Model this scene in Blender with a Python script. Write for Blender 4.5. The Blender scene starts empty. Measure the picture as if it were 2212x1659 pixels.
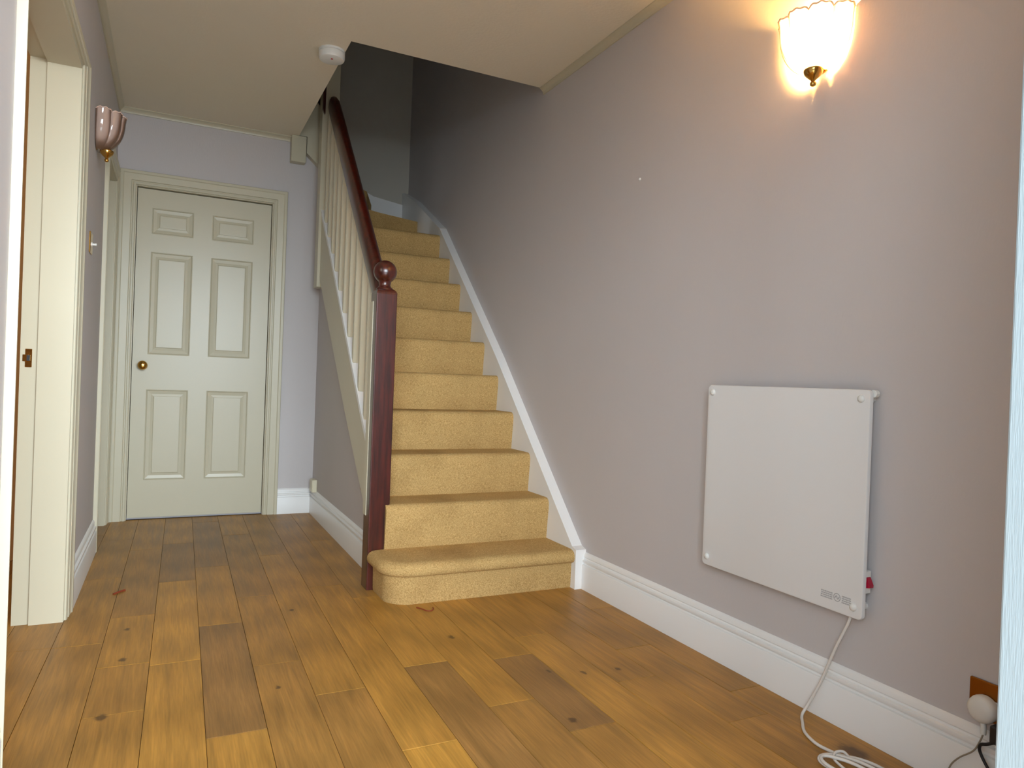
import bpy, bmesh, math, random
from mathutils import Vector, Matrix
random.seed(7)
SC = bpy.context.scene
COL = SC.collection

# ------------------------------------------------------------------ camera
F, YAW, PITCH, ROLL, CAMH = 1515.395, .453, -.0041, .0375, .9126
cam = bpy.data.cameras.new('camera'); cam.sensor_width = 36; cam.sensor_fit = 'HORIZONTAL'
cam.lens = F / 2212 * 36; cam.clip_start = .02
camo = bpy.data.objects.new('camera', cam); COL.objects.link(camo)
fw = Vector((math.sin(YAW) * math.cos(PITCH), math.cos(YAW) * math.cos(PITCH), math.sin(PITCH)))
rt = Vector((math.cos(YAW), -math.sin(YAW), 0)); up = rt.cross(fw)
cr, sr = math.cos(ROLL), math.sin(ROLL)
r2 = rt * cr + up * sr; u2 = -rt * sr + up * cr
camo.matrix_world = Matrix(((r2.x, u2.x, -fw.x, 0), (r2.y, u2.y, -fw.y, 0), (r2.z, u2.z, -fw.z, CAMH), (0, 0, 0, 1)))
SC.camera = camo

# ------------------------------------------------------------------ light
SC.view_settings.view_transform = 'Standard'; SC.view_settings.look = 'None'
SC.view_settings.gamma = 1; SC.view_settings.use_curve_mapping = False
SC.view_settings.exposure = .08
w = bpy.data.worlds.new('overcast_sky'); SC.world = w; w.use_nodes = True
w.node_tree.nodes['Background'].inputs[0].default_value = (.80, .90, 1, 1)
w.node_tree.nodes['Background'].inputs[1].default_value = 1.0
def area(name, loc, target, sx, sy, power, col):
    l = bpy.data.lights.new(name, 'AREA'); l.shape = 'RECTANGLE'; l.size = sx; l.size_y = sy
    l.energy = power; l.color = col
    o = bpy.data.objects.new(name, l); COL.objects.link(o); o.location = loc
    o.rotation_euler = (Vector(target) - Vector(loc)).to_track_quat('-Z', 'Z').to_euler()
    return o
# daylight of an overcast day coming through the open front door and its side light
SKY = (.80, .92, 1)
area('daylight', (.2, -6.0, 2.5), (.3, 3.0, .8), 7.0, 3.6, 1380, SKY)
area('daylight_left', (-2.3, -2.5, 2.7), (1.6, 2.0, .4), 3.2, 2.2, 175, SKY)
area('daylight_right', (2.4, -4.2, 2.0), (-.3, 3.0, 1.0), 3.0, 2.9, 270, SKY)
# area light added to brighten the closed side room behind the left doorway
area('side_room_fill', (-1.5, 1.3, 1.9), (-1.0, 3.5, 1.0), .9, 1.0, 11, (1, .95, .86))

# ------------------------------------------------------------------ mesh building
class MB:
    def __init__(s): s.v = []; s.f = []
    def add(s, vs, fs):
        b = len(s.v); s.v += [tuple(v) for v in vs]; s.f += [tuple(i + b for i in f) for f in fs]; return s
    def box(s, x0, x1, y0, y1, z0, z1, bev=0, seg=1):
        bm = bmesh.new(); bmesh.ops.create_cube(bm, size=1)
        for v in bm.verts:
            v.co = ((x0 + x1) / 2 + v.co.x * (x1 - x0), (y0 + y1) / 2 + v.co.y * (y1 - y0), (z0 + z1) / 2 + v.co.z * (z1 - z0))
        if bev: bmesh.ops.bevel(bm, geom=bm.edges[:], offset=bev, segments=seg, profile=.5, affect='EDGES')
        return s.bm(bm)
    def bm(s, bm):
        bm.verts.index_update()
        s.add([v.co.copy() for v in bm.verts], [[v.index for v in f.verts] for f in bm.faces]); bm.free(); return s
    def prism(s, poly, a, b, m):
        """poly: 2-D outline, m(u,v,t) -> xyz, extruded t=a..b"""
        n = len(poly)
        vs = [m(u, v, a) for u, v in poly] + [m(u, v, b) for u, v in poly]
        fs = [[i, (i + 1) % n, n + (i + 1) % n, n + i] for i in range(n)] + [list(range(n))[::-1], list(range(n, 2 * n))]
        return s.add(vs, fs)
    def lathe(s, prof, c, ax='z', n=24, sgn=1):
        vs = []; fs = []
        for r, h in prof:
            for k in range(n):
                a = 2 * math.pi * k / n; p, q = r * math.cos(a), r * math.sin(a); h2 = h * sgn
                vs.append((c[0] + p, c[1] + q, c[2] + h2) if ax == 'z' else (c[0] + h2, c[1] + p, c[2] + q) if ax == 'x' else (c[0] + p, c[1] + h2, c[2] + q))
        m = len(prof)
        for i in range(m - 1):
            for k in range(n):
                fs.append([i * n + k, i * n + (k + 1) % n, (i + 1) * n + (k + 1) % n, (i + 1) * n + k])
        fs.append(list(range(n))[::-1]); fs.append([(m - 1) * n + k for k in range(n)])
        return s.add(vs, fs)
    def tube(s, pts, r, n=10, sub=6):
        P = [Vector(p) for p in pts]; Q = []
        for i in range(len(P) - 1):                       # Catmull-Rom
            p0, p1, p2, p3 = P[max(i - 1, 0)], P[i], P[i + 1], P[min(i + 2, len(P) - 1)]
            for k in range(sub):
                t = k / sub
                Q.append(.5 * (2 * p1 + (p2 - p0) * t + (2 * p0 - 5 * p1 + 4 * p2 - p3) * t * t + (3 * p1 - p0 - 3 * p2 + p3) * t ** 3))
        Q.append(P[-1]); vs = []; ref = Vector((.31, .17, .93))
        for i, q in enumerate(Q):
            d = (Q[min(i + 1, len(Q) - 1)] - Q[max(i - 1, 0)]).normalized()
            a = (ref - d * ref.dot(d)).normalized(); b = d.cross(a); ref = a
            vs += [q + (a * math.cos(2 * math.pi * k / n) + b * math.sin(2 * math.pi * k / n)) * r for k in range(n)]
        m = len(Q)
        fs = [[i * n + k, i * n + (k + 1) % n, (i + 1) * n + (k + 1) % n, (i + 1) * n + k] for i in range(m - 1) for k in range(n)]
        fs += [list(range(n))[::-1], [(m - 1) * n + k for k in range(n)]]
        return s.add(vs, fs)

WP = {}
def wpos(o): return WP.get(o.name, Vector((0, 0, 0)))
def put(name, mb, mat, parent=None, origin=None, smooth=None, **props):
    org = Vector(origin) if origin is not None else (wpos(parent) if parent else Vector((0, 0, 0)))
    me = bpy.data.meshes.new(name)
    me.from_pydata([Vector(v) - org for v in mb.v], [], mb.f)
    bm = bmesh.new(); bm.from_mesh(me); bmesh.ops.recalc_face_normals(bm, faces=bm.faces); bm.to_mesh(me); bm.free()
    me.materials.append(mat)
    if smooth is not None:
        me.polygons.foreach_set('use_smooth', [True] * len(me.polygons))
        me.set_sharp_from_angle(angle=math.radians(smooth))
    o = bpy.data.objects.new(name, me); COL.objects.link(o)
    if parent: o.parent = parent; o.location = org - wpos(parent)
    else: o.location = org
    WP[o.name] = org
    for k, v in props.items(): o[k] = v
    return o
def empty(name, loc, label, cat, **props):
    o = bpy.data.objects.new(name, None); COL.objects.link(o); o.location = loc; WP[o.name] = Vector(loc)
    o.empty_display_size = .05; o['label'] = label; o['category'] = cat
    for k, v in props.items(): o[k] = v
    return o
def struct(name, mb, mat, label, cat, smooth=None, parent=None, origin=None):
    return put(name, mb, mat, parent, origin, smooth, kind='structure', label=label, category=cat)

# ------------------------------------------------------------------ materials
def srgb(r, g, b):
    f = lambda c: ((c / 255 + .055) / 1.055) ** 2.4 if c / 255 > .04045 else c / 255 / 12.92
    return (f(r), f(g), f(b), 1)
class N:
    def __init__(s, name):
        s.m = bpy.data.materials.new(name); s.m.use_nodes = True; s.t = s.m.node_tree
        s.b = s.t.nodes['Principled BSDF']
    def n(s, typ, **kw):
        x = s.t.nodes.new(typ)
        for k, v in kw.items():
            if k.startswith('i_'): x.inputs[k[2:].replace('_', ' ')].default_value = v
            else: setattr(x, k, v)
        return x
    def l(s, a, b): s.t.links.new(a, b); return b
def paint(name, col, rough=.55, bump=.12, scale=220, var=.03, stretch=(1, 1, 1), spec=.4):
    k = N(name); b = k.b
    b.inputs['Roughness'].default_value = rough; b.inputs['Specular IOR Level'].default_value = spec
    tc = k.n('ShaderNodeTexCoord'); mp = k.n('ShaderNodeMapping'); mp.inputs['Scale'].default_value = stretch
    k.l(tc.outputs['Object'], mp.inputs[0])
    n1 = k.n('ShaderNodeTexNoise', i_Scale=scale, i_Detail=3); k.l(mp.outputs[0], n1.inputs['Vector'])
    n2 = k.n('ShaderNodeTexNoise', i_Scale=3.1, i_Detail=3); k.l(mp.outputs[0], n2.inputs['Vector'])
    hv = k.n('ShaderNodeHueSaturation'); hv.inputs['Color'].default_value = col
    mr = k.n('ShaderNodeMapRange', i_To_Min=1 - var, i_To_Max=1 + var); k.l(n2.outputs['Fac'], mr.inputs[0])
    k.l(mr.outputs[0], hv.inputs['Value']); k.l(hv.outputs[0], b.inputs['Base Color'])
    bp = k.n('ShaderNodeBump', i_Strength=bump, i_Distance=.002)
    k.l(n1.outputs['Fac'], bp.inputs['Height']); k.l(bp.outputs[0], b.inputs['Normal'])
    return k.m
def plain(name, col, rough=.4, metal=0, coat=0, spec=.5):
    k = N(name); b = k.b; tc = k.n('ShaderNodeTexCoord')
    n1 = k.n('ShaderNodeTexNoise', i_Scale=60, i_Detail=2); k.l(tc.outputs['Object'], n1.inputs['Vector'])
    mr = k.n('ShaderNodeMapRange', i_To_Min=max(rough - .05, .02), i_To_Max=rough + .05)
    k.l(n1.outputs['Fac'], mr.inputs[0]); k.l(mr.outputs[0], b.inputs['Roughness'])
    b.inputs['Base Color'].default_value = col; b.inputs['Metallic'].default_value = metal
    b.inputs['Coat Weight'].default_value = coat; b.inputs['Specular IOR Level'].default_value = spec
    return k.m

M_wall = paint('lilac_grey_wall_paint', srgb(199, 193, 192), .7, .22, 160, .025, (1, 1, .35))
M_ceil = paint('textured_ceiling_paint', srgb(236, 227, 207), .8, .6, 75, .02)
M_cream = paint('cream_gloss_paint', srgb(200, 192, 168), .32, .03, 40, .02)
M_white = paint('white_gloss_paint', srgb(238, 237, 235), .3, .03, 40, .015)
M_frame = paint('weathered_white_frame_paint', srgb(168, 180, 184), .5, .3, 60, .05, (8, 8, .5))
M_tan = paint('orange_tan_room_paint', srgb(214, 168, 110), .7, .1, 120)
M_wall_shade = paint('shaded_wall_paint', srgb(190, 184, 172), .75, .2, 160)  # same hall wall paint, toned down to carry the stairwell's shade
M_brass = plain('polished_brass', srgb(205, 160, 85), .16, 1)
M_brassdull = plain('aged_brass_plate', srgb(150, 96, 38), .34, 1)
M_plastic = plain('white_plastic', srgb(228, 228, 224), .35)
M_creampl = plain('cream_plastic', srgb(220, 212, 186), .4)
M_heater = paint('white_heater_enamel', srgb(226, 225, 224), .42, .05, 300, .01)
M_red = plain('red_rocker_plastic', srgb(170, 10, 50), .3)
M_black = plain('black_plastic', srgb(28, 27, 30), .4)
M_cord = plain('white_flex', srgb(222, 216, 208), .45)
M_thin = plain('grey_flex', srgb(150, 138, 120), .5)
M_print = plain('grey_print', srgb(172, 172, 173), .5)
M_scrap = plain('dry_red_brown_scrap', srgb(130, 52, 24), .6)

def mahogany():
    k = N('varnished_mahogany'); b = k.b; tc = k.n('ShaderNodeTexCoord'); mp = k.n('ShaderNodeMapping')
    mp.inputs['Scale'].default_value = (40, 40, 3); k.l(tc.outputs['Object'], mp.inputs[0])
    n1 = k.n('ShaderNodeTexNoise', i_Scale=1.6, i_Detail=5, i_Roughness=.6); k.l(mp.outputs[0], n1.inputs['Vector'])
    r = k.n('ShaderNodeValToRGB'); r.color_ramp.elements[0].color = srgb(34, 11, 8); r.color_ramp.elements[1].color = srgb(86, 26, 15)
    r.color_ramp.elements[0].position = .3; r.color_ramp.elements[1].position = .72
    k.l(n1.outputs['Fac'], r.inputs[0]); k.l(r.outputs[0], b.inputs['Base Color'])
    b.inputs['Roughness'].default_value = .28; b.inputs['Coat Weight'].default_value = .6; b.inputs['Coat Roughness'].default_value = .22
    bp = k.n('ShaderNodeBump', i_Strength=.12, i_Distance=.001); k.l(n1.outputs['Fac'], bp.inputs['Height']); k.l(bp.outputs[0], b.inputs['Normal'])
    return k.m
M_mahog = mahogany()

def carpet():
    k = N('beige_wool_carpet'); b = k.b; b.inputs['Roughness'].default_value = .95; b.inputs['Specular IOR Level'].default_value = .1
    tc = k.n('ShaderNodeTexCoord')
    n1 = k.n('ShaderNodeTexNoise', i_Scale=230, i_Detail=3, i_Roughness=.7); k.l(tc.outputs['Object'], n1.inputs['Vector'])
    n2 = k.n('ShaderNodeTexNoise', i_Scale=4.5, i_Detail=4); k.l(tc.outputs['Object'], n2.inputs['Vector'])
    r = k.n('ShaderNodeValToRGB'); r.color_ramp.elements[0].color = srgb(158, 124, 70); r.color_ramp.elements[1].color = srgb(219, 184, 126)
    r.color_ramp.elements[0].position = .3; r.color_ramp.elements[1].position = .7
    k.l(n1.outputs['Fac'], r.inputs[0])
    r2_ = k.n('ShaderNodeValToRGB'); r2_.color_ramp.elements[0].color = (.80, .77, .74, 1); r2_.color_ramp.elements[1].color = (1, 1, 1, 1)
    r2_.color_ramp.elements[0].position = .3; r2_.color_ramp.elements[1].position = .55
    k.l(n2.outputs['Fac'], r2_.inputs[0])
    mx = k.n('ShaderNodeMix', data_type='RGBA', blend_type='MULTIPLY'); mx.inputs[0].default_value = 1
    k.l(r.outputs[0], mx.inputs[6]); k.l(r2_.outputs[0], mx.inputs[7]); k.l(mx.outputs[2], b.inputs['Base Color'])
    bp = k.n('ShaderNodeBump', i_Strength=.7, i_Distance=.004); k.l(n1.outputs['Fac'], bp.inputs['Height']); k.l(bp.outputs[0], b.inputs['Normal'])
    return k.m
M_carpet = carpet()

def glass_shade():
    k = N('pink_opal_glass'); out = k.t.nodes['Material Output']
    d = k.n('ShaderNodeBsdfDiffuse'); d.inputs[0].default_value = srgb(246, 218, 204)
    t = k.n('ShaderNodeBsdfTranslucent'); t.inputs[0].default_value = srgb(246, 224, 212)
    g = k.n('ShaderNodeBsdfGlossy'); g.inputs['Roughness'].default_value = .08
    fr = k.n('ShaderNodeFresnel', i_IOR=1.5)
    m1 = k.n('ShaderNodeMixShader'); m1.inputs[0].default_value = .48
    m2 = k.n('ShaderNodeMixShader')
    k.l(d.outputs[0], m1.inputs[1]); k.l(t.outputs[0], m1.inputs[2])
    k.l(fr.outputs[0], m2.inputs[0]); k.l(m1.outputs[0], m2.inputs[1]); k.l(g.outputs[0], m2.inputs[2])
    k.l(m2.outputs[0], out.inputs[0]); return k.m
M_shade = glass_shade()
def glaze():
    k = N('clear_pink_glaze'); out = k.t.nodes['Material Output']
    t = k.n('ShaderNodeBsdfTransparent'); t.inputs[0].default_value = (.99, .96, .94, 1)
    g = k.n('ShaderNodeBsdfGlossy'); g.inputs['Roughness'].default_value = .07
    fr = k.n('ShaderNodeFresnel', i_IOR=1.5); m = k.n('ShaderNodeMixShader')
    k.l(fr.outputs[0], m.inputs[0]); k.l(t.outputs[0], m.inputs[1]); k.l(g.outputs[0], m.inputs[2]); k.l(m.outputs[0], out.inputs[0])
    return k.m
M_glaze = glaze()
M_rim = plain('pink_glass_rim', srgb(228, 196, 180), .15)
def emit(name, col, s):
    k = N(name); k.b.inputs['Emission Color'].default_value = col; k.b.inputs['Emission Strength'].default_value = s
    k.b.inputs['Base Color'].default_value = (.9, .9, .85, 1); return k.m
M_bulb = emit('lit_bulb_glass', (1, .72, .42, 1), 40)
M_bulb_off = plain('unlit_bulb_glass', srgb(225, 220, 212), .2)

# knots that are part of the boards: x, y, radius
KNOTS = [(.447, 2.781, .012), (.922, 2.307, .013), (1.596, 1.208, .034), (1.324, 1.862, .013), (1.204, 1.88, .010), (1.104, 1.926, .008),
         (.308, 2.107, .009), (-.135, 2.087, .018), (-.106, 2.478, .014), (-.107, 2.758, .011), (1.01, 1.62, .014)]
def oak():
    k = N('lacquered_oak'); b = k.b
    tc = k.n('ShaderNodeTexCoord'); oi = k.n('ShaderNodeObjectInfo'); at = k.n('ShaderNodeAttribute', attribute_type='OBJECT', attribute_name='tint')
    sh = k.n('ShaderNodeVectorMath', operation='SCALE'); k.l(oi.outputs['Random'], sh.inputs['Scale']); sh.inputs[0].default_value = (37, 91, 13)
    ad = k.n('ShaderNodeVectorMath', operation='ADD'); k.l(tc.outputs['Object'], ad.inputs[0]); k.l(sh.outputs[0], ad.inputs[1])
    mp = k.n('ShaderNodeMapping'); mp.inputs['Scale'].default_value = (26, 1.5, 1); k.l(ad.outputs[0], mp.inputs[0])
    n1 = k.n('ShaderNodeTexNoise', i_Scale=1.5, i_Detail=5, i_Roughness=.6, i_Distortion=.6); k.l(mp.outputs[0], n1.inputs['Vector'])
    mp2 = k.n('ShaderNodeMapping'); mp2.inputs['Scale'].default_value = (190, 8, 1); k.l(ad.outputs[0], mp2.inputs[0])
    n2 = k.n('ShaderNodeTexNoise', i_Scale=1.3, i_Detail=3); k.l(mp2.outputs[0], n2.inputs['Vector'])
    mp3 = k.n('ShaderNodeMapping'); mp3.inputs['Scale'].default_value = (9, .8, 1); k.l(ad.outputs[0], mp3.inputs[0])
    wv = k.n('ShaderNodeTexWave', wave_type='RINGS', i_Scale=1.1, i_Distortion=3.5, i_Detail=2); wv.inputs['Detail Scale'].default_value = 1.2
    k.l(mp3.outputs[0], wv.inputs['Vector'])
    r = k.n('ShaderNodeValToRGB'); e = r.color_ramp.elements
    e[0].position = 0; e[0].color = srgb(151, 111, 62); e[1].position = 1; e[1].color = srgb(198, 145, 62)
    m = e.new(.5); m.color = srgb(175, 127, 58)
    k.l(at.outputs['Fac'], r.inputs[0])
    # grain multiplies
    g1 = k.n('ShaderNodeMapRange', i_From_Min=.25, i_From_Max=.75, i_To_Min=.72, i_To_Max=1.2); k.l(n1.outputs['Fac'], g1.inputs[0])
    g2 = k.n('ShaderNodeMapRange', i_From_Min=.3, i_From_Max=.7, i_To_Min=.86, i_To_Max=1.1); k.l(n2.outputs['Fac'], g2.inputs[0])
    g3 = k.n('ShaderNodeMapRange', i_To_Min=.88, i_To_Max=1.06); k.l(wv.outputs['Fac'], g3.inputs[0])
    a = k.n('ShaderNodeMath', operation='MULTIPLY'); k.l(g1.outputs[0], a.inputs[0]); k.l(g2.outputs[0], a.inputs[1])
    a2 = k.n('ShaderNodeMath', operation='MULTIPLY'); k.l(a.outputs[0], a2.inputs[0]); k.l(g3.outputs[0], a2.inputs[1])
    hv = k.n('ShaderNodeHueSaturation'); k.l(r.outputs[0], hv.inputs['Color']); k.l(a2.outputs[0], hv.inputs['Value'])
    # knots
    geo = k.n('ShaderNodeNewGeometry'); wob = k.n('ShaderNodeTexNoise', i_Scale=60, i_Detail=2); k.l(geo.outputs['Position'], wob.inputs['Vector'])
    wsc = k.n('ShaderNodeVectorMath', operation='MULTIPLY_ADD'); k.l(wob.outputs['Color'], wsc.inputs[0]); wsc.inputs[1].default_value = (.016, .03, 0); k.l(geo.outputs['Position'], wsc.inputs[2])
    acc = None
    for x, y, rad in KNOTS:
        sb = k.n('ShaderNodeVectorMath', operation='SUBTRACT'); k.l(wsc.outputs[0], sb.inputs[0]); sb.inputs[1].default_value = (x + .008, y + .015, 0)
        sc = k.n('ShaderNodeVectorMath', operation='MULTIPLY'); k.l(sb.outputs[0], sc.inputs[0]); sc.inputs[1].default_value = (1.15, .75, 1)
        ln = k.n('ShaderNodeVectorMath', operation='LENGTH'); k.l(sc.outputs[0], ln.inputs[0])
        mr = k.n('ShaderNodeMapRange', interpolation_type='SMOOTHSTEP', i_From_Min=rad * .45, i_From_Max=rad * 1.25, i_To_Min=1, i_To_Max=0); k.l(ln.outputs['Value'], mr.inputs[0])
        if acc is None: acc = mr.outputs[0]
        else:
            mm = k.n('ShaderNodeMath', operation='MAXIMUM'); k.l(acc, mm.inputs[0]); k.l(mr.outputs[0], mm.inputs[1]); acc = mm.outputs[0]
    kf = k.n('ShaderNodeMath', operation='MULTIPLY'); k.l(acc, kf.inputs[0]); kf.inputs[1].default_value = .72
    mx = k.n('ShaderNodeMix', data_type='RGBA'); k.l(kf.outputs[0], mx.inputs[0]); k.l(hv.outputs[0], mx.inputs[6]); mx.inputs[7].default_value = srgb(62, 40, 24)
    k.l(mx.outputs[2], b.inputs['Base Color'])
    rr = k.n('ShaderNodeMapRange', i_To_Min=.34, i_To_Max=.5); k.l(n1.outputs['Fac'], rr.inputs[0]); k.l(rr.outputs[0], b.inputs['Roughness'])
    b.inputs['Specular IOR Level'].default_value = .32
    bp = k.n('ShaderNodeBump', i_Strength=.15, i_Distance=.001); k.l(n2.outputs['Fac'], bp.inputs['Height']); k.l(bp.outputs[0], b.inputs['Normal'])
    return k.m
M_oak = oak()
M_sub = plain('dark_subfloor', srgb(58, 40, 24), .8)

# ------------------------------------------------------------------ room shell
XL, XR, YB, ZC = -.318, 1.69, 4.72, 2.43      # left wall, right wall, back wall, ceiling
XS = .862                                     # wall under the stairs
YW = 5.53                                     # stairwell back wall
TOP = 4.9

struct('wall_right', MB().box(XR, XR + .1, .30, YW + .1, -.05, TOP), M_wall, 'long lilac grey wall on the right carrying lamp and heater', 'wall')
mb = MB().box(-.44, XL, .3, 1.82, -.05, ZC).box(-.44, XL, 1.82, 2.955, 2.0, ZC).box(-.44, XL, 2.955, 4.03, -.05, ZC)
mb.box(-.44, XL, 4.03, 4.625, 1.985, ZC).box(-.44, XL, 4.625, 4.95, -.05, ZC)
struct('wall_left', mb, M_wall, 'lilac grey left wall pierced by two doorways', 'wall')
D0, D1, DT = -.212, .552, 1.985               # back door leaf opening
mb = MB().box(XL, D0 - .012, YB, YB + .12, -.05, ZC).box(D1 + .012, .90, YB, YB + .12, -.05, ZC + .5).box(D0 - .012, D1 + .012, YB, YB + .12, DT + .012, ZC)
mb.box(.30, .90, YB, YB + .12, ZC, TOP)
struct('wall_back', mb, M_wall, 'short lilac grey end wall around the six panel door', 'wall')
# wall below the staircase: its top follows the slope under the string
lo = [(3.03, 0), (YB + .01, 0), (YB + .01, 1.75), (4.44, 1.56), (3.6, .76), (3.131, .33), (3.03, .25)]
struct('wall_stair', MB().prism(lo, XS, XS + .05, lambda u, v, t: (t, u, v)), M_wall, 'grey triangular wall under the staircase string', 'wall')
# stairwell walls above the ceiling
struct('wall_stairwell', MB().box(.82, XR, YW, YW + .1, 1.2, TOP), M_wall_shade, 'dim grey wall at the top of the stairwell', 'wall')
struct('wall_upper_unseen', MB().box(.86, .90, YB + .12, YW + .1, 1.2, TOP).box(-1.6, XR, 1.9, 2.0, ZC + .24, TOP).box(-1.7, -1.6, 1.9, YB + .12, ZC + .24, TOP).box(-1.6, .3, YB, YB + .12, ZC + .24, TOP).box(-1.6, -.44, 1.9, YB + .12, ZC + .14, ZC + .24), M_wall_shade, 'unseen upstairs walls added to keep the stairwell dark', 'wall')  # unseen enclosure, added and widened to dim the stairwell
mb = MB().box(-.44, XR, .3, 3.22, ZC, ZC + .24).box(-.44, .69, 3.22, YB + .12, ZC, ZC + .24)
struct('ceiling', mb, M_ceil, 'off white textured ceiling with the stairwell opening', 'ceiling')
struct('ceiling_upper_unseen', MB().box(-1.7, XR + .1, 1.9, YW + .1, TOP, TOP + .1), M_ceil, 'unseen upstairs ceiling added to keep the stairwell dark', 'ceiling')  # out of view, closes the stairwell so it stays dark
# front wall around the open front door and its side light (behind the viewer's side of the hall)
mb = MB().box(-.44, XL - .0, .28, .5, -.05, ZC).box(1.0, XR + .1, .3, .5, -.05, ZC).box(XL, 1.0, .3, .5, 2.12, ZC)
struct('wall_front', mb, M_wall, 'front wall around the open entrance', 'wall')
# side room behind the left doorway
mb = MB().box(-2.1, -.44, 3.9, 4.0, -.05, ZC).box(-2.1, -2.0, .7, 4.0, -.05, ZC).box(-2.1, -.44, .6, .7, -.05, ZC)
struct('wall_side_room', mb, M_tan, 'orange tan wall of the room behind the left doorway', 'wall')
struct('ceiling_side_room', MB().box(-2.1, -.44, .6, 4.0, ZC, ZC + .1), M_ceil, 'ceiling of the room behind the left doorway', 'ceiling')
struct('floor_bounce_slab', MB().box(-1.2, 2.2, -2.2, .32, -.12, -.03), M_white, 'unseen pale ground outside the open entrance, extended to bounce daylight in', 'floor')  # unseen white slab, made large to bounce daylight up into the hall
struct('wall_light_stop', MB().box(XL, XS, 4.92, 4.97, -.05, 2.3), M_wall, 'unseen wall added behind the six panel door to block light under it', 'wall')  # unseen blocker against sky light leaking below the door leaf
struct('wall_cupboard', MB().box(-.8, -.44, 4.66, 4.76, -.05, ZC).box(-.8, -.7, 4.0, 4.7, -.05, ZC), M_wall, 'wall of the recess behind the second left doorway', 'wall')

# ------------------------------------------------------------------ floor of single oak planks
floor = struct('floor', MB().box(-2.1, XR, .3, YB + .1, -.06, -.012), M_sub, 'floor of wide oak planks running towards the back door', 'floor')
SK = .0135                                     # planks run very slightly off the walls
JO = {-1: [(4.35, .45), (2.66, .5), (1.75, .6)], 0: [(4.2, .35), (3.45, .42), (2.65, .45), (1.6, .55)],
      1: [(3.95, .35), (2.90, .6), (2.43, .5), (2.095, .52), (1.2, .6)],
      2: [(4.04, .12), (3.32, .72), (2.40, .66), (1.3, .6)], 3: [(4.57, .06), (3.52, .5), (2.71, .12), (1.873, .72), (.9, .5)],
      4: [(4.17, .2), (3.0, .42), (2.285, .28), (1.35, .4)], 5: [(3.66, .5), (2.018, .34), (1.1, .5)],
      6: [(4.5, .3), (3.05, .62), (1.64, .85), (.8, .6)], 7: [(3.9, .4), (2.85, .6), (2.116, .06), (1.1, .3)],
      8: [(3.1, .66), (1.775, .3), (.95, .45)], 9: [(3.2, .55), (2.075, .10), (1.57, .5), (.9, .5)],
      10: [(3.3, .45), (2.223, .68), (1.25, .5)], 11: [(2.9, .45), (1.777, .58), (1.0, .5)], 12: [(2.75, .4), (2.0, .5), (1.45, .42), (.8, .45)], 13: [(2.4, .5), (1.6, .45), (.9, .4)]}
for i in range(-7, 14):
    x0 = -.32 + .1447 * i; x1 = x0 + .1447
    js = JO.get(i) or [(random.uniform(.9, 1.5) + 1.05 * k, .5) for k in range(4)]
    ys = [YB + .02] + [y for y, _ in js] + [.31]; ts = [random.uniform(.3, .6)] + [t for _, t in js]
    ys = sorted(ys, reverse=True)
    if i < -1:                                # the side room only
        ys = [y for y in ys if .7 < y < 3.85]; ys = [3.9] + ys + [.7]
    for k in range(len(ys) - 1):
        ya, yb = ys[k + 1] + .0006, ys[k] - .0006; xa, xb = x0 + .0006, min(x1 - .0006, XR)
        if xb - xa < .01: continue
        yc = (ya + yb) / 2
        if xa > XS + .06 and ya > 3.2: continue           # under the stairs
        o = (xa, ya, 0); c = .0011
        S = lambda x, y: (x + SK * (y - 2.4))
        dz = random.uniform(-.0004, .0002)
        v = [(S(x, y), y, -.012) for x, y in ((xa, ya), (xb, ya), (xb, yb), (xa, yb))] + \
            [(S(x, y), y, dz - c * .6) for x, y in ((xa, ya), (xb, ya), (xb, yb), (xa, yb))] + \
            [(S(x, y), y, dz) for x, y in ((xa + c, ya + c), (xb - c, ya + c), (xb - c, yb - c), (xa + c, yb - c))]
        f = [(0, 3, 2, 1)] + [(a, (a + 1) % 4, 4 + (a + 1) % 4, 4 + a) for a in range(4)] + \
            [(4 + a, 4 + (a + 1) % 4, 8 + (a + 1) % 4, 8 + a) for a in range(4)] + [(8, 9, 10, 11)]
        t = ts[min(k, len(ts) - 1)]
        put('plank', MB().add(v, f), M_oak, floor, o, tint=float(min(max(t + random.uniform(-.06, .06), 0), 1)))

# ------------------------------------------------------------------ skirting boards and coving
SKP = [(0, 0), (.018, 0), (.018, .106), (.0165, .109), (.010, .111), (.009, .117), (.015, .120), (.0165, .125), (.0155, .131), (.008, .134), (.007, .139), (.010, .143), (.009, .152), (.005, .160), (.0, .163)]
def skirt(name, a, b, m, label, mat=M_white):
    return struct(name, MB().prism(SKP, a, b, m), mat, label, 'skirting board', smooth=35)
skirt('baseboard_right', .5, 2.655, lambda u, v, t: (XR - u, t, v), 'white moulded skirting board below the panel heater')
skirt('baseboard_left', 3.052, 3.945, lambda u, v, t: (XL + u, t, v), 'short white skirting board between the two left doorways')
skirt('baseboard_entrance', .5, 1.806, lambda u, v, t: (XL + u, t, v), 'white skirting board at the near left edge of the picture')
skirt('baseboard_back', .64, XS - .018, lambda u, v, t: (t, YB - u, v), 'very short white skirting board right of the six panel door')
skirt('baseboard_stair', 3.032, YB, lambda u, v, t: (XS - u, t, v), 'white skirting board along the wall under the stairs')
CP = [(0, 0), (.027, 0), (.027, -.005), (.020, -.008), (.011, -.016), (.007, -.024), (.006, -.031), (0, -.031)]
def cove(name, a, b, m, label): struct(name, MB().prism(CP, a, b, m), M_cream, label, 'coving', smooth=35)
cove('trim_1', .5, 3.22, lambda u, v, t: (XR - u, t, ZC + v), 'thin white coving along the top of the right wall')
cove('trim_2', .5, YB, lambda u, v, t: (XL + u, t, ZC + v), 'thin white coving along the top of the left wall')
cove('trim_3', XL, .645, lambda u, v, t: (t, YB - u, ZC + v), 'thin white coving above the six panel door')

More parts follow.
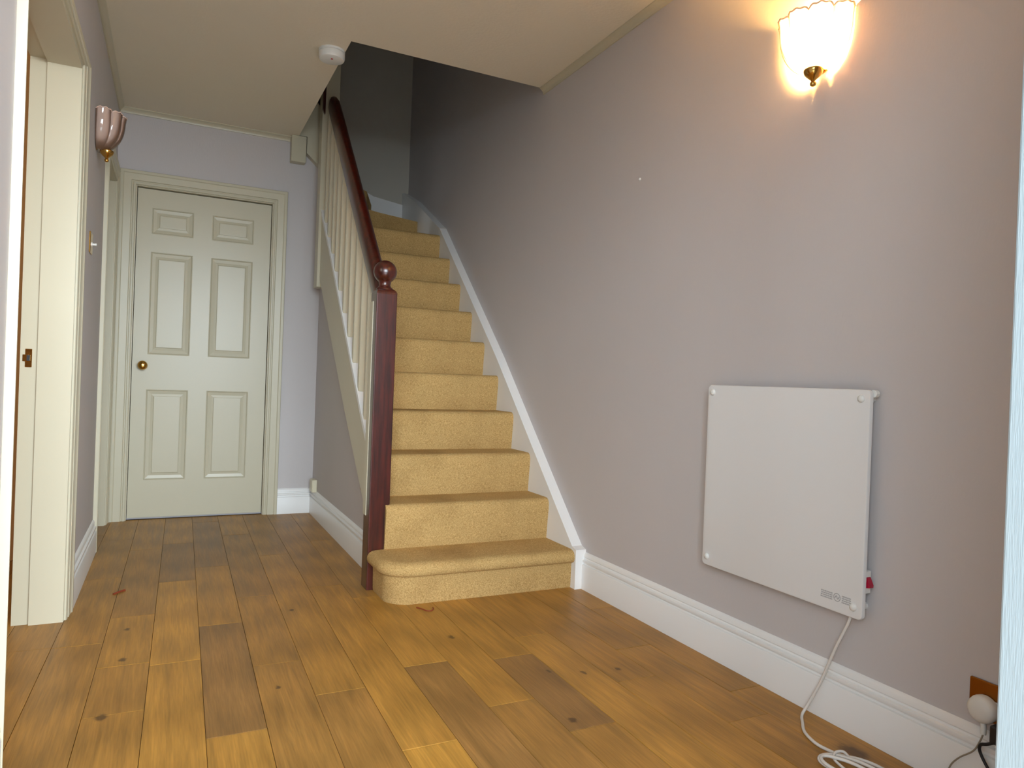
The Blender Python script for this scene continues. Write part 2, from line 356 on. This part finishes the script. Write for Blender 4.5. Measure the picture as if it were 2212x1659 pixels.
# ------------------------------------------------------------------ door casings
def casing(mb, p0, p1, zt, m, wl, wr, wt, k=1.0):
    """architrave round an opening p0..p1 of height zt; m(p, proud, z)"""
    prof = [(0, 0), (0, .010), (.06, .014), (.16, .014), (.20, .010), (.26, .010), (.31, .016), (.74, .0175), (.80, .022), (.96, .022), (1, .018), (1, 0)]
    rings = []
    for cor in range(4):
        ring = []
        for o, d in prof:
            if cor == 0: q = (p0 - o * wl, 0)
            elif cor == 1: q = (p0 - o * wl, zt + o * wt)
            elif cor == 2: q = (p1 + o * wr, zt + o * wt)
            else: q = (p1 + o * wr, 0)
            ring.append(m(q[0], d * k, q[1]))
        rings.append(ring)
    n = len(prof); vs = [v for r in rings for v in r]; fs = []
    for c in range(3):
        for i in range(n): fs.append([c * n + i, c * n + (i + 1) % n, (c + 1) * n + (i + 1) % n, (c + 1) * n + i])
    fs += [list(range(n)), [3 * n + i for i in range(n)]]
    return mb.add(vs, fs)

# back door: six moulded panels
door = empty('door_1', (D0, YB, 0), 'closed cream six panel door with brass knob in the end wall', 'door', kind='structure')
put('casing', casing(MB(), D0 - .004, D1 + .004, DT + .004, lambda p, d, z: (p, YB - d, z), .086, .085, .082), M_cream, door, smooth=30)
mb = MB().box(D0 - .012, D0 + .0, YB - .0, YB + .12, 0, DT + .012).box(D1, D1 + .012, YB, YB + .12, 0, DT + .012).box(D0, D1, YB, YB + .12, DT, DT + .012)
put('door_lining', mb, M_cream, door)
YD = YB + .030                                # face of the leaf
cols = [(-.130, .100), (.203, .447)]; rows = [(.235, .782), (.992, 1.608), (1.715, 1.872)]
xs = sorted([D0 + .003, D1 - .003] + [c for p in cols for c in p]); zs = sorted([.010, DT - .004] + [c for p in rows for c in p])
mb = MB()
for a in range(5):
    for b in range(7):
        if a % 2 == 1 and b % 2 == 1: continue
        mb.box(xs[a], xs[a + 1], YD, YD + .036, zs[b], zs[b + 1])
leafo = put('leaf', mb, M_cream, door)
for c0, c1 in cols:
    for z0, z1 in rows:
        # ogee sticking dropping into the panel, then a raised field
        steps = [(0, 0), (.005, -.002), (.009, .003), (.022, .0055), (.027, .0065), (.041, .004), (.043, .001), (.046, .0005)]
        vs = []; fs = []
        for o, d in steps:
            vs += [(c0 + o, YD + d, z0 + o), (c1 - o, YD + d, z0 + o), (c1 - o, YD + d, z1 - o), (c0 + o, YD + d, z1 - o)]
        for s in range(len(steps) - 1):
            for e in range(4): fs.append([s * 4 + e, s * 4 + (e + 1) % 4, s * 4 + 4 + (e + 1) % 4, s * 4 + 4 + e])
        fs.append([len(vs) - 4 + e for e in range(4)])
        n = len(vs); vs += [(c0, YD + .03, z0), (c1, YD + .03, z0), (c1, YD + .03, z1), (c0, YD + .03, z1)]
        fs += [[0 + e, (e + 1) % 4, n + (e + 1) % 4, n + e] for e in range(4)] + [[n + 3, n + 2, n + 1, n]]
        put('panel', MB().add(vs, fs), M_cream, door)
kx, kz = -.152, .925
kn = put('knob', MB().lathe([(.026, 0), (.026, .004), (.022, .008), (.011, .012), (.010, .026), (.018, .032), (.0255, .042), (.027, .050), (.024, .060), (.016, .066), (.006, .068)], (kx, YD, kz), 'y', 24, -1), M_brass, door, smooth=50, label='round polished brass knob')

# doorway 1 on the left (near): lining, stop, casing, strike plate
dw = empty('door_2', (XL, 2.955, 0), 'open doorway lined in cream nearest the viewer in the left wall', 'doorway', kind='structure')
mb = MB().box(-.47, XL + .004, 2.925, 2.955, 0, 2.0).box(-.47, XL + .004, 1.82, 1.850, 0, 2.0).box(-.47, XL + .004, 1.80, 2.955, 1.972, 2.0)
put('door_lining', mb, M_cream, dw)
mb = MB().box(-.418, XL + .0035, 2.911, 2.925, 0, 1.972).box(-.418, -.36, 1.85, 1.862, 0, 1.972).box(-.418, XL + .0035, 1.837, 2.911, 1.958, 1.972)
put('door_stop', mb, M_cream, dw)
put('casing', casing(MB(), 1.845, 2.932, 1.978, lambda p, d, z: (XL + d, p, z), .030, .11, .035, .9), M_cream, dw, smooth=30)
sp = put('strike_plate', MB().box(-.455, -.435, 2.922, 2.926, .898, .962, .001).box(-.462, -.445, 2.9205, 2.924, .918, .942, .001), M_brass, dw, label='small brass strike plate')
put('latch_hole', MB().box(-.450, -.440, 2.9200, 2.9235, .920, .940), M_black, sp)

# doorway 2 on the left (far)
dw = empty('door_3', (XL, 4.62, 0), 'narrow cream lined doorway in the left wall beside the end wall', 'doorway', kind='structure')
mb = MB().box(-.47, XL + .004, 4.600, 4.625, 0, 1.985).box(-.47, XL + .004, 4.03, 4.05, 0, 1.985).box(-.47, XL + .004, 4.03, 4.625, 1.965, 1.985)
put('door_lining', mb, M_cream, dw)
put('casing', casing(MB(), 4.035, 4.615, 1.972, lambda p, d, z: (XL + d, p, z), .085, .075, .085, .9), M_cream, dw, smooth=30)
put('leaf', MB().box(-.47, -.44, 4.05, 4.60, .005, 1.965), M_cream, dw)

# frame of the front entrance at the right edge
fr = empty('door_4', (.91, .45, 0), 'pale blue white frame of the open entrance at the right edge', 'door frame', kind='structure')
put('jamb', MB().box(.912, 1.0, .395, .50, -.03, 2.12, .003, 2), M_frame, fr)
put('head', MB().box(XL, .912, .395, .50, 2.06, 2.12, .003, 2), M_frame, fr)

# ------------------------------------------------------------------ staircase
st = empty('staircase', (1.25, 2.7, 0), 'beige carpeted straight staircase with dark newel post and white balusters', 'staircase')
RISE, GO = .1925, .2083
nose = lambda k: (2.915 + GO * (k - 2), .170 + RISE * (k - 1))   # nosing y and tread z of step k
SXL, SXR = .846, 1.642
def step_profile(yn, zt, zb, yend, r=.030):
    p = [(yend, zt)]
    for q in range(8):
        a = math.pi / 2 + math.pi / 2 * q / 7
        p.append((yn + r + r * math.cos(a), zt - r + r * math.sin(a)))
    p += [(yn + .001, zt - .05), (yn + .006, zt - .10), (yn + .014, zb), (yend, zb)]
    return p
for k in range(2, 11):
    y, z = nose(k); y2, _ = nose(k + 1)
    zb = nose(k - 1)[1] - .004
    mb = MB().prism(step_profile(y, z, zb, y2 + .05), SXL, SXR, lambda u, v, t: (t, u, v))
    put('step', mb, M_carpet, st, (SXL, y, zb), smooth=28)
# first step with rounded end sweeping round the newel
y1, z1 = 2.690, .170
def outline(d):
    """plan of the bottom step, grown outwards by d"""
    pts = [(SXR, 2.95), (SXR, y1 - d)]
    cx, cy, r = .905, y1 + .105, .105 + d
    for q in range(13):
        a = -math.pi / 2 - math.pi / 2 * q / 12
        pts.append((cx + r * math.cos(a) * 1.0, cy + r * math.sin(a)))
    pts += [(cx - r, 2.930), (.870, 2.932), (.870, 2.95)]
    return pts
mb = MB(); base = len(mb.v)
lv = [(-.004, 0), (-.002, .012), (0, .105), (.002, .112), (.016, .116), (.024, .124), (.027, .138), (.025, .151), (.018, .161), (.006, .168), (-.012, .171)]
rings = [[(x, y, z) for x, y in outline(d)] for d, z in lv]
n = len(rings[0]); vs = [v for r in rings for v in r]; fs = []
for i in range(len(rings) - 1):
    for k in range(n): fs.append([i * n + k, i * n + (k + 1) % n, (i + 1) * n + (k + 1) % n, (i + 1) * n + k])
fs += [list(range(n))[::-1], [(len(rings) - 1) * n + k for k in range(n)]]
put('step', mb.add(vs, fs), M_carpet, st, (SXL, 2.69, 0), smooth=50, label='bottom step with rounded end and projecting nosing')
# winders turning left at the top
z10, z11, z12 = nose(10)[1], 2.087, 2.262
def slab(poly, z0, z1): return MB().prism(poly, z0, z1, lambda u, v, t: (u, v, t))
put('winder_step', slab([(.90, 4.60), (1.0, 4.80), (1.30, 4.97), (SXR, 5.10), (SXR, YW - .02), (.92, YW - .02)], z10 - .02, z11), M_carpet, st)
put('winder_step', slab([(.92, 4.72), (1.05, 4.92), (1.25, 5.12), (1.385, YW - .02), (.91, YW - .02)], z11 - .01, z12), M_carpet, st)
# wall string (right): white board with a flat slanted top edge
Wt = [(2.655, 0), (2.655, .175), (2.690, .185), (3.577, 1.040), (4.602, 1.950), (5.193, 2.262), (YW, 2.40), (YW, 1.9), (4.6, 1.4), (3.4, .2), (3.2, 0)]
put('wall_string', MB().prism(Wt, SXR - .004, XR, lambda u, v, t: (t, u, v)), M_white, st, label='white board along the right wall beside the carpet')
put('upper_string', MB().prism([(1.64, 2.06), (1.64, 2.30), (1.40, 2.335), (1.20, 2.42), (.92, 2.60), (.92, 2.2)], YW - .02, YW, lambda u, v, t: (u, t, v)), M_white, st, label='white board climbing left on the stairwell end wall')
# outer string on the left with base rail
def line(a, b, y): return a[1] + (b[1] - a[1]) * (y - a[0]) / (b[0] - a[0])
lowpts = [(3.03, .205), (3.131, .292), (3.598, .699), (4.455, 1.505)]
uppts = [(4.455, 1.90), (4.172, 1.637), (3.272, .722), (3.03, .487)]
OX0, OX1 = .812, .846
put('outer_string', MB().prism(lowpts + uppts, OX0, OX1 + .006, lambda u, v, t: (t, u, v)), M_cream, st)
br = [(u, v + .000) for u, v in uppts] + [(u, v + .032) for u, v in reversed(uppts)]
put('base_rail', MB().prism(br, .806, .866, lambda u, v, t: (t, u, v)), M_white, st)
# balusters
ylist = [3.105, 3.237, 3.364, 3.500, 3.632, 3.763, 3.892, 4.010, 4.125, 4.245, 4.36]
rail_b = [(3.03, 1.222), (3.076, 1.268), (3.407, 1.572), (3.715, 1.900), (4.222, 2.440), (4.46, 2.69)]
def interp(P, y):
    for a, b in zip(P, P[1:]):
        if y <= b[0]: return line(a, b, y)
    return P[-1][1]
up_s = list(reversed(uppts))
for y in ylist:
    zb = interp(up_s, y) + .02; zt = interp(rail_b, y) + .01
    put('baluster', MB().box(.812, .842, y - .015, y + .015, zb, zt, .003, 1), M_cream, st, (.827, y, zb))
# handrail: rounded section swept along the slope
hp = [(3.02, 1.215), (4.30, 2.525)]
sec = [(-.030, 0), (.030, 0), (.034, .012), (.032, .050), (.026, .068), (.014, .078), (0, .081), (-.014, .078), (-.026, .068), (-.032, .050), (-.034, .012)]
mb = MB(); dy, dz = hp[1][0] - hp[0][0], hp[1][1] - hp[0][1]; L = math.hypot(dy, dz); ny, nz = -dz / L, dy / L
vs = []; fs = []
steps = [(0, 1), (.94, 1), (.97, .93), (.99, .75), (1, .45)]
for t, s in steps:
    for a, b in sec:
        bb = .04 + (b - .04) * s
        vs.append((.822 + a * s, hp[0][0] + dy * t + ny * bb, hp[0][1] + dz * t + nz * bb))
n = len(sec)
for i in range(len(steps) - 1):
    for k in range(n): fs.append([i * n + k, i * n + (k + 1) % n, (i + 1) * n + (k + 1) % n, (i + 1) * n + k])
fs += [list(range(n)), [(len(steps) - 1) * n + k for k in range(n)]]
put('handrail', mb.add(vs, fs), M_mahog, st, (.822, 3.02, 1.215), smooth=40, label='dark mahogany handrail')
# newel post with ball
NX0, NX1, NY0, NY1 = .776, .866, 2.935, 3.028
bm = bmesh.new(); bmesh.ops.create_cube(bm, size=1)
for v in bm.verts: v.co = ((NX0 + NX1) / 2 + v.co.x * (NX1 - NX0), (NY0 + NY1) / 2 + v.co.y * (NY1 - NY0), .645 + v.co.z * 1.29)
top = [e for e in bm.edges if all(v.co.z > 1.2 for v in e.verts)]
bmesh.ops.bevel(bm, geom=top, offset=.026, segments=5, profile=.5, affect='EDGES')
vert = [e for e in bm.edges if abs(e.verts[0].co.z - e.verts[1].co.z) > .5]
bmesh.ops.bevel(bm, geom=vert, offset=.004, segments=2, profile=.5, affect='EDGES')
newel = put('newel_post', MB().bm(bm), M_mahog, st, ((NX0 + NX1) / 2, (NY0 + NY1) / 2, 0), label='dark mahogany newel post')
cx, cy = (NX0 + NX1) / 2, (NY0 + NY1) / 2
prof = [(.036, 1.282), (.036, 1.292), (.028, 1.298), (.024, 1.306), (.026, 1.315)] + [(.050 * math.sin(a), 1.364 - .050 * math.cos(a)) for a in [math.radians(d) for d in range(32, 180, 9)]] + [(.003, 1.4138)]
put('ball_finial', MB().lathe(prof, (cx, cy, 0), 'z', 32), M_mahog, newel, smooth=60, label='polished wooden ball on the newel')
put('pilaster', MB().box(.7735, .782, 2.985, 3.034, .31, 1.235, .001), M_cream, st)
# upper newel: cream square post whose end drops below the string
put('upper_newel', MB().box(.795, .898, 4.455, 4.555, 1.452, 3.3, .004, 2), M_cream, st, label='cream square post at the top of the flight')
# string and rail of the upper winders seen end-on above the end wall
put('winder_string', MB().prism([(.742, 2.434), (.742, 2.330), (.93, 2.165), (.93, 2.54), (.84, 2.625), (.692, 2.76), (.692, 2.434)], 4.665, YB, lambda u, v, t: (u, t, v)), M_cream, st)
put('upper_handrail', MB().prism([(.793, 2.552), (.800, 2.53), (.808, 2.52), (.810, 2.76), (.793, 2.76)], 4.435, 4.458, lambda u, v, t: (u, t, v)), M_mahog, st, label='dark end of the upper handrail')

# cream pipe boxing in the ceiling corner
put('pipe_boxing', MB().box(.645, .738, 4.655, YB, 2.262, ZC, .006, 2), M_cream, None, (.69, YB, 2.26), kind='thing', label='cream boxing hanging from the ceiling beside the stair opening', category='boxing')

# ------------------------------------------------------------------ wall lamps
def scallop(c, sgn, gap0, gap1, nl=5, rim=.112, h=.150, prot=.105):
    """half bowl of lobed glass; c is the wall point under the rim centre; sgn = direction away from the wall;
    gap0 / gap1: how far the near and far edges stand off the wall. Returns outer skin + rim, inner skin"""
    NA, NH = 80, 18; skins = []
    for layer in (0, 1):
        vs = []
        for j in range(NH + 1):
            t = j / NH
            r = .26 + .74 * (1 - (1 - t) ** 2.6) ** .62
            for i in range(NA + 1):
                a = math.pi * i / NA
                lobe = abs(math.sin(nl * a)) ** .6
                rr = r * (1 - .13 * (1 - lobe) * (.35 + .65 * t)) * (1 - (.035 if layer else 0)) * (1 + .035 * max(0, t - .86) / .14)
                zz = h * t + (.006 * lobe + .0022 * math.sin(i * math.pi / 2.5)) * t ** 6
                y = c[1] + rr * rim * math.cos(a)
                off = gap0 + (gap1 - gap0) * (1 + math.cos(a) * rr) / 2
                vs.append((c[0] + sgn * (off + rr * prot * math.sin(a)), y, c[2] + zz))
        skins.append(vs)
    W = NA + 1; quads = [[j * W + i, j * W + i + 1, (j + 1) * W + i + 1, (j + 1) * W + i] for j in range(NH) for i in range(NA)]
    outer = MB().add(skins[0], quads); inner = MB().add(skins[1], [q[::-1] for q in quads])
    rimv = skins[0][NH * W:] + skins[1][NH * W:]; rf = [[i, i + 1, W + i + 1, W + i] for i in range(NA)]
    for k in (0, NA):
        b = len(rimv); rimv = rimv + [skins[0][j * W + k] for j in range(NH + 1)] + [skins[1][j * W + k] for j in range(NH + 1)]
        rf += [[b + j, b + j + 1, b + NH + 1 + j + 1, b + NH + 1 + j] for j in range(NH)]
    inner.add(rimv, rf)
    m = 1 - .0175
    pts = [(c[0] + (p[0] - c[0]), c[1] + (p[1] - c[1]) * m, p[2] + .0005) for p in skins[0][NH * W:]]
    rimb = MB().tube(pts, .0026, 6, 1)
    return outer, inner, rimb
def sconce(name, c, sgn, label, bulb_mat, group, gaps):
    e = empty(name, (c[0], c[1], c[2] - .045), label, 'wall lamp', group=group)
    put('back_plate', MB().lathe([(.032, 0), (.032, .004), (.026, .008), (.010, .010)], (c[0], c[1], c[2] + .035), 'x', 24, sgn), M_brass, e, smooth=40)
    outer, inner, rimb = scallop(c, sgn, *gaps)
    gs = put('glass_shade', inner, M_shade, e, smooth=60)
    put('glaze', outer, M_glaze, gs, smooth=60)
    put('rim', rimb, M_rim, gs, smooth=60)
    ax = c[0] + sgn * .040
    put('holder', MB().lathe([(.004, -.044), (.008, -.041), (.009, -.034), (.005, -.029), (.008, -.025), (.016, -.018), (.024, -.010), (.027, -.002), (.027, .004), (.020, .008)], (ax, c[1], c[2]), 'z', 24), M_brass, e, smooth=50, label='brass cup and finial under the shade')
    put('bracket', MB().tube([(c[0], c[1], c[2] + .035), (c[0] + sgn * .018, c[1], c[2] + .03), (c[0] + sgn * .034, c[1], c[2] + .012), (ax, c[1], c[2] + .004)], .006), M_brass, e, smooth=60)
    put('bulb', MB().lathe([(.010, .012), (.011, .03), (.016, .045), (.021, .062), (.021, .078), (.015, .094), (.006, .101)], (ax, c[1], c[2]), 'z', 16), bulb_mat, e, smooth=60)
    return e, ax
e, ax = sconce('wall_lamp', (XL, 3.505, 1.835), 1, 'unlit pink scalloped glass wall lamp between the two left doorways', M_bulb_off, 'scalloped wall lamps', (.003, .003))
e, ax = sconce('wall_lamp', (XR, 1.468, 1.845), -1, 'lit scalloped glass wall lamp glowing above the panel heater', M_bulb, 'scalloped wall lamps', (.002, .032))
pl = bpy.data.lights.new('lamp_glow', 'POINT'); pl.energy = 48; pl.color = (1, .53, .13); pl.shadow_soft_size = .022
po = bpy.data.objects.new('lamp_glow', pl); COL.objects.link(po); po.parent = e
po.location = Vector((ax - .026, 1.468, 1.925)) - WP[e.name]

# ------------------------------------------------------------------ panel heater
HX, HY0, HY1, HZ0, HZ1 = 1.645, 1.238, 1.853, .318, .925
ht = empty('panel_heater', (XR, 1.545, HZ0), 'flat square white electric panel heater fixed to the right wall', 'heater')
def rrect(y0, y1, z0, z1, r, n=6):
    p = []
    for cy_, cz_, a0 in ((y1 - r, z1 - r, 0), (y0 + r, z1 - r, 90), (y0 + r, z0 + r, 180), (y1 - r, z0 + r, 270)):
        for q in range(n + 1):
            a = math.radians(a0 + 90 * q / n); p.append((cy_ + r * math.cos(a), cz_ + r * math.sin(a)))
    return p
rings = [(HX + .012, 0), (HX + .003, 0), (HX + .0008, .0012), (HX, .004)]
vs = []; fs = []; n = 28
for x, o in rings: vs += [(x, y, z) for y, z in rrect(HY0 + o, HY1 - o, HZ0 + o, HZ1 - o, .014 - o * .5)]
for i in range(3):
    for k in range(n): fs.append([i * n + k, i * n + (k + 1) % n, (i + 1) * n + (k + 1) % n, (i + 1) * n + k])
fs += [list(range(n)), [3 * n + k for k in range(n)]]
put('panel', MB().add(vs, fs), M_heater, ht, smooth=30)
for y in (HY0 + .026, HY1 - .024):
    for z in (HZ0 + .030, HZ1 - .024):
        put('screw_cap', MB().lathe([(.0105, 0), (.0105, .002), (.009, .005), (.005, .007), (.001, .0075)], (HX, y, z), 'x', 16, -1), M_plastic, ht, (HX, y, z), smooth=60)
        put('standoff', MB().lathe([(.010, 0), (.010, XR - HX - .012)], (HX + .012, y, z), 'x', 12), M_plastic, ht, (HX + .012, y, z), smooth=40)
put('hanging_lug', MB().lathe([(.010, 0), (.010, .012), (.006, .014)], (HX + .014, HY0 + .002, HZ1 - .010), 'x', 14), M_plastic, ht, smooth=40)
sb = put('switch_box', MB().box(HX + .0125, HX + .034, HY0 + .002, HY0 + .05, HZ0 + .07, HZ0 + .13, .002), M_plastic, ht)
put('rocker', MB().prism([(HZ0 + .086, 0), (HZ0 + .088, .010), (HZ0 + .094, .0105), (HZ0 + .112, .002), (HZ0 + .114, 0)], HX + .015, HX + .030, lambda u, v, t: (t, HY0 + .002 - v, u)), M_red, sb, label='red rocker switch')
# printed mark: tiny lines of print, a round emblem, tiny lines of print
def mark(y0, y1, z0, z1, seed, lines):
    r = random.Random(seed); m = MB(); h = (z1 - z0) / (lines * 1.6)
    for i in range(lines):
        z = z0 + i * h * 1.6; y = y0
        while y < y1 - .002:
            wd = r.uniform(.0022, .006); m.box(y * 0 + HX - .0004, HX + .0005, y, min(y + wd, y1), z, z + h); y += wd + .0012
    return m
mk = mark(1.330, 1.368, HZ0 + .030, HZ0 + .052, 3, 4)
b_ = mark(1.272, 1.300, HZ0 + .030, HZ0 + .052, 5, 4); mk.add(b_.v, b_.f)
cyy, czz = 1.315, HZ0 + .041
ring = [(math.cos(2 * math.pi * k / 24), math.sin(2 * math.pi * k / 24)) for k in range(24)]
vs = [(HX - .0004, cyy + .0115 * a, czz + .0115 * b) for a, b in ring] + [(HX - .0004, cyy + .0092 * a, czz + .0092 * b) for a, b in ring]
mk.add(vs, [[k, (k + 1) % 24, 24 + (k + 1) % 24, 24 + k] for k in range(24)])
mk.tube([(HX, cyy + .007, czz - .003), (HX, cyy + .002, czz + .004), (HX, cyy - .002, czz - .004), (HX, cyy - .007, czz + .003)], .0014, 6)
put('printed_mark', mk, M_print, ht, label='tiny grey print with a round emblem')
cordpts = [(1.668, 1.286, .335), (1.664, 1.290, .30), (1.659, 1.328, .208), (1.654, 1.362, .112), (1.640, 1.392, .035), (1.622, 1.395, .008), (1.590, 1.365, .005), (1.553, 1.325, .005), (1.532, 1.274, .005),
           (1.531, 1.232, .006), (1.538, 1.198, .008), (1.556, 1.165, .012), (1.575, 1.125, .010), (1.580, 1.03, .008), (1.560, .96, .006), (1.515, .96, .005), (1.49, 1.04, .005), (1.468, 1.15, .005),
           (1.464, 1.196, .007), (1.478, 1.213, .010), (1.502, 1.208, .013), (1.525, 1.178, .016), (1.545, 1.125, .016), (1.552, 1.03, .014), (1.535, .955, .012), (1.495, .97, .010), (1.474, 1.06, .012), (1.458, 1.150, .013), (1.459, 1.188, .015), (1.474, 1.202, .017), (1.49, 1.19, .019), (1.515, 1.14, .019), (1.53, 1.05, .012), (1.545, .93, .005), (1.60, .80, .005)]
put('power_cord', MB().tube(cordpts, .0042, 8, 6), M_cord, ht, smooth=80)
put('cord_bundle', MB().tube([(1.487, 1.09, .005), (1.489, 1.13, .006), (1.493, 1.165, .009), (1.497, 1.187, .014), (1.513, 1.197, .021), (1.534, 1.190, .022), (1.546, 1.178, .006)], .0035, 8), M_cord, ht, smooth=80)

# ------------------------------------------------------------------ sockets and switches
so = empty('wall_socket', (XR, .93, .228), 'brass double socket low on the right wall beside the entrance frame', 'socket')
put('face_plate', MB().box(XR - .008, XR, .845, .982, .185, .272, .002), M_brassdull, so)
put('socket_insert', MB().box(XR - .0095, XR - .006, .92, .965, .195, .235, .001), M_plastic, so)
pg = empty('round_plug', (XR - .009, .945, .214), 'round white plug pushed into the brass socket', 'plug')
put('plug_body', MB().lathe([(.030, 0), (.031, .010), (.029, .020), (.022, .026), (.010, .028)], (XR - .0095, .944, .213), 'x', 24, -1), M_plastic, pg, smooth=50)
put('cord_grip', MB().tube([(XR - .022, .940, .188), (XR - .024, .938, .172), (XR - .025, .938, .160)], .006), M_plastic, pg, smooth=60)
bp_ = empty('black_plug', (XR - .02, .90, .175), 'small black plug half hidden behind the entrance frame', 'plug')
put('plug_body', MB().box(XR - .045, XR - .0095, .875, .915, .155, .195, .004, 2), M_black, bp_)
put('cord', MB().tube([(XR - .03, .905, .158), (XR - .032, .925, .145), (XR - .032, .94, .135), (XR - .03, .935, .11), (XR - .03, .89, .05), (XR - .03, .86, .005)], .0035, 8), M_black, bp_, smooth=60)
put('thin_cable', MB().tube([(XR - .025, .938, .160), (XR - .027, .943, .142), (XR - .030, .955, .115), (XR - .030, .985, .085), (XR - .030, 1.005, .055), (XR - .032, 1.010, .020), (XR - .036, 1.0, .004), (XR - .06, .95, .003)], .0018, 8), M_thin, None, (XR, .94, 0), smooth=80, label='thin grey cable hanging from the round plug over the skirting', category='cable')
sw = empty('light_switch', (XL, 3.40, 1.42), 'brass light switch on the left wall under the unlit lamp', 'switch')
put('face_plate', MB().box(XL, XL + .006, 3.352, 3.438, 1.377, 1.463, .002), M_brass, sw)
put('toggle', MB().lathe([(.009, 0), (.009, .003), (.005, .004), (.0045, .010), (.006, .017), (.003, .019)], (XL + .006, 3.395, 1.415), 'x', 14), M_plastic, sw, smooth=50)
ps = empty('phone_socket', (XS, 4.60, .16), 'small cream phone socket on the stair wall above the skirting', 'socket')
put('socket_body', MB().box(XS - .030, XS, 4.555, 4.64, .155, .235, .004, 2), M_creampl, ps)
put('face_plate', MB().box(XS - .034, XS - .029, 4.550, 4.632, .158, .232, .002), M_creampl, ps)
sm = empty('smoke_alarm', (.632, 3.36, ZC), 'round white smoke alarm on the ceiling at the stair opening', 'smoke alarm')
put('alarm_base', MB().lathe([(.060, 0), (.060, .009), (.057, .011)], (.632, 3.36, ZC), 'z', 32, -1), M_plastic, sm, smooth=40)
put('alarm_body', MB().lathe([(.057, .0105), (.060, .014), (.060, .034), (.056, .043), (.044, .048), (.010, .049)], (.632, 3.36, ZC), 'z', 32, -1), M_plastic, sm, smooth=40)
put('red_light', MB().lathe([(.005, .048), (.005, .050), (.003, .0515)], (.628, 3.335, ZC), 'z', 12, -1), M_red, sm, smooth=40)
put('wall_plug', MB().lathe([(.006, 0), (.006, .003), (.003, .006), (.001, .0065)], (XR, 2.354, 1.752), 'x', 12, -1), M_plastic, None, (XR, 2.354, 1.752), smooth=50, label='tiny white screw plug left in the middle of the right wall', category='wall plug')
# scraps on the floor
put('dry_scrap', MB().tube([(.905, 2.648, .002), (.918, 2.622, .003), (.930, 2.598, .002), (.948, 2.592, .002), (.960, 2.603, .004), (.963, 2.618, .005)], .0022, 6), M_scrap, None, (.93, 2.61, 0), smooth=60, label='curled red brown scrap on the floor in front of the bottom step', category='scrap')
put('leaf_scrap', MB().tube([(-.178, 3.20, .002), (-.162, 3.216, .004), (-.145, 3.238, .003), (-.138, 3.243, .002)], .004, 6), M_scrap, None, (-.16, 3.22, 0), smooth=60, label='red brown leaf scrap on the floor near the left skirting', category='scrap')
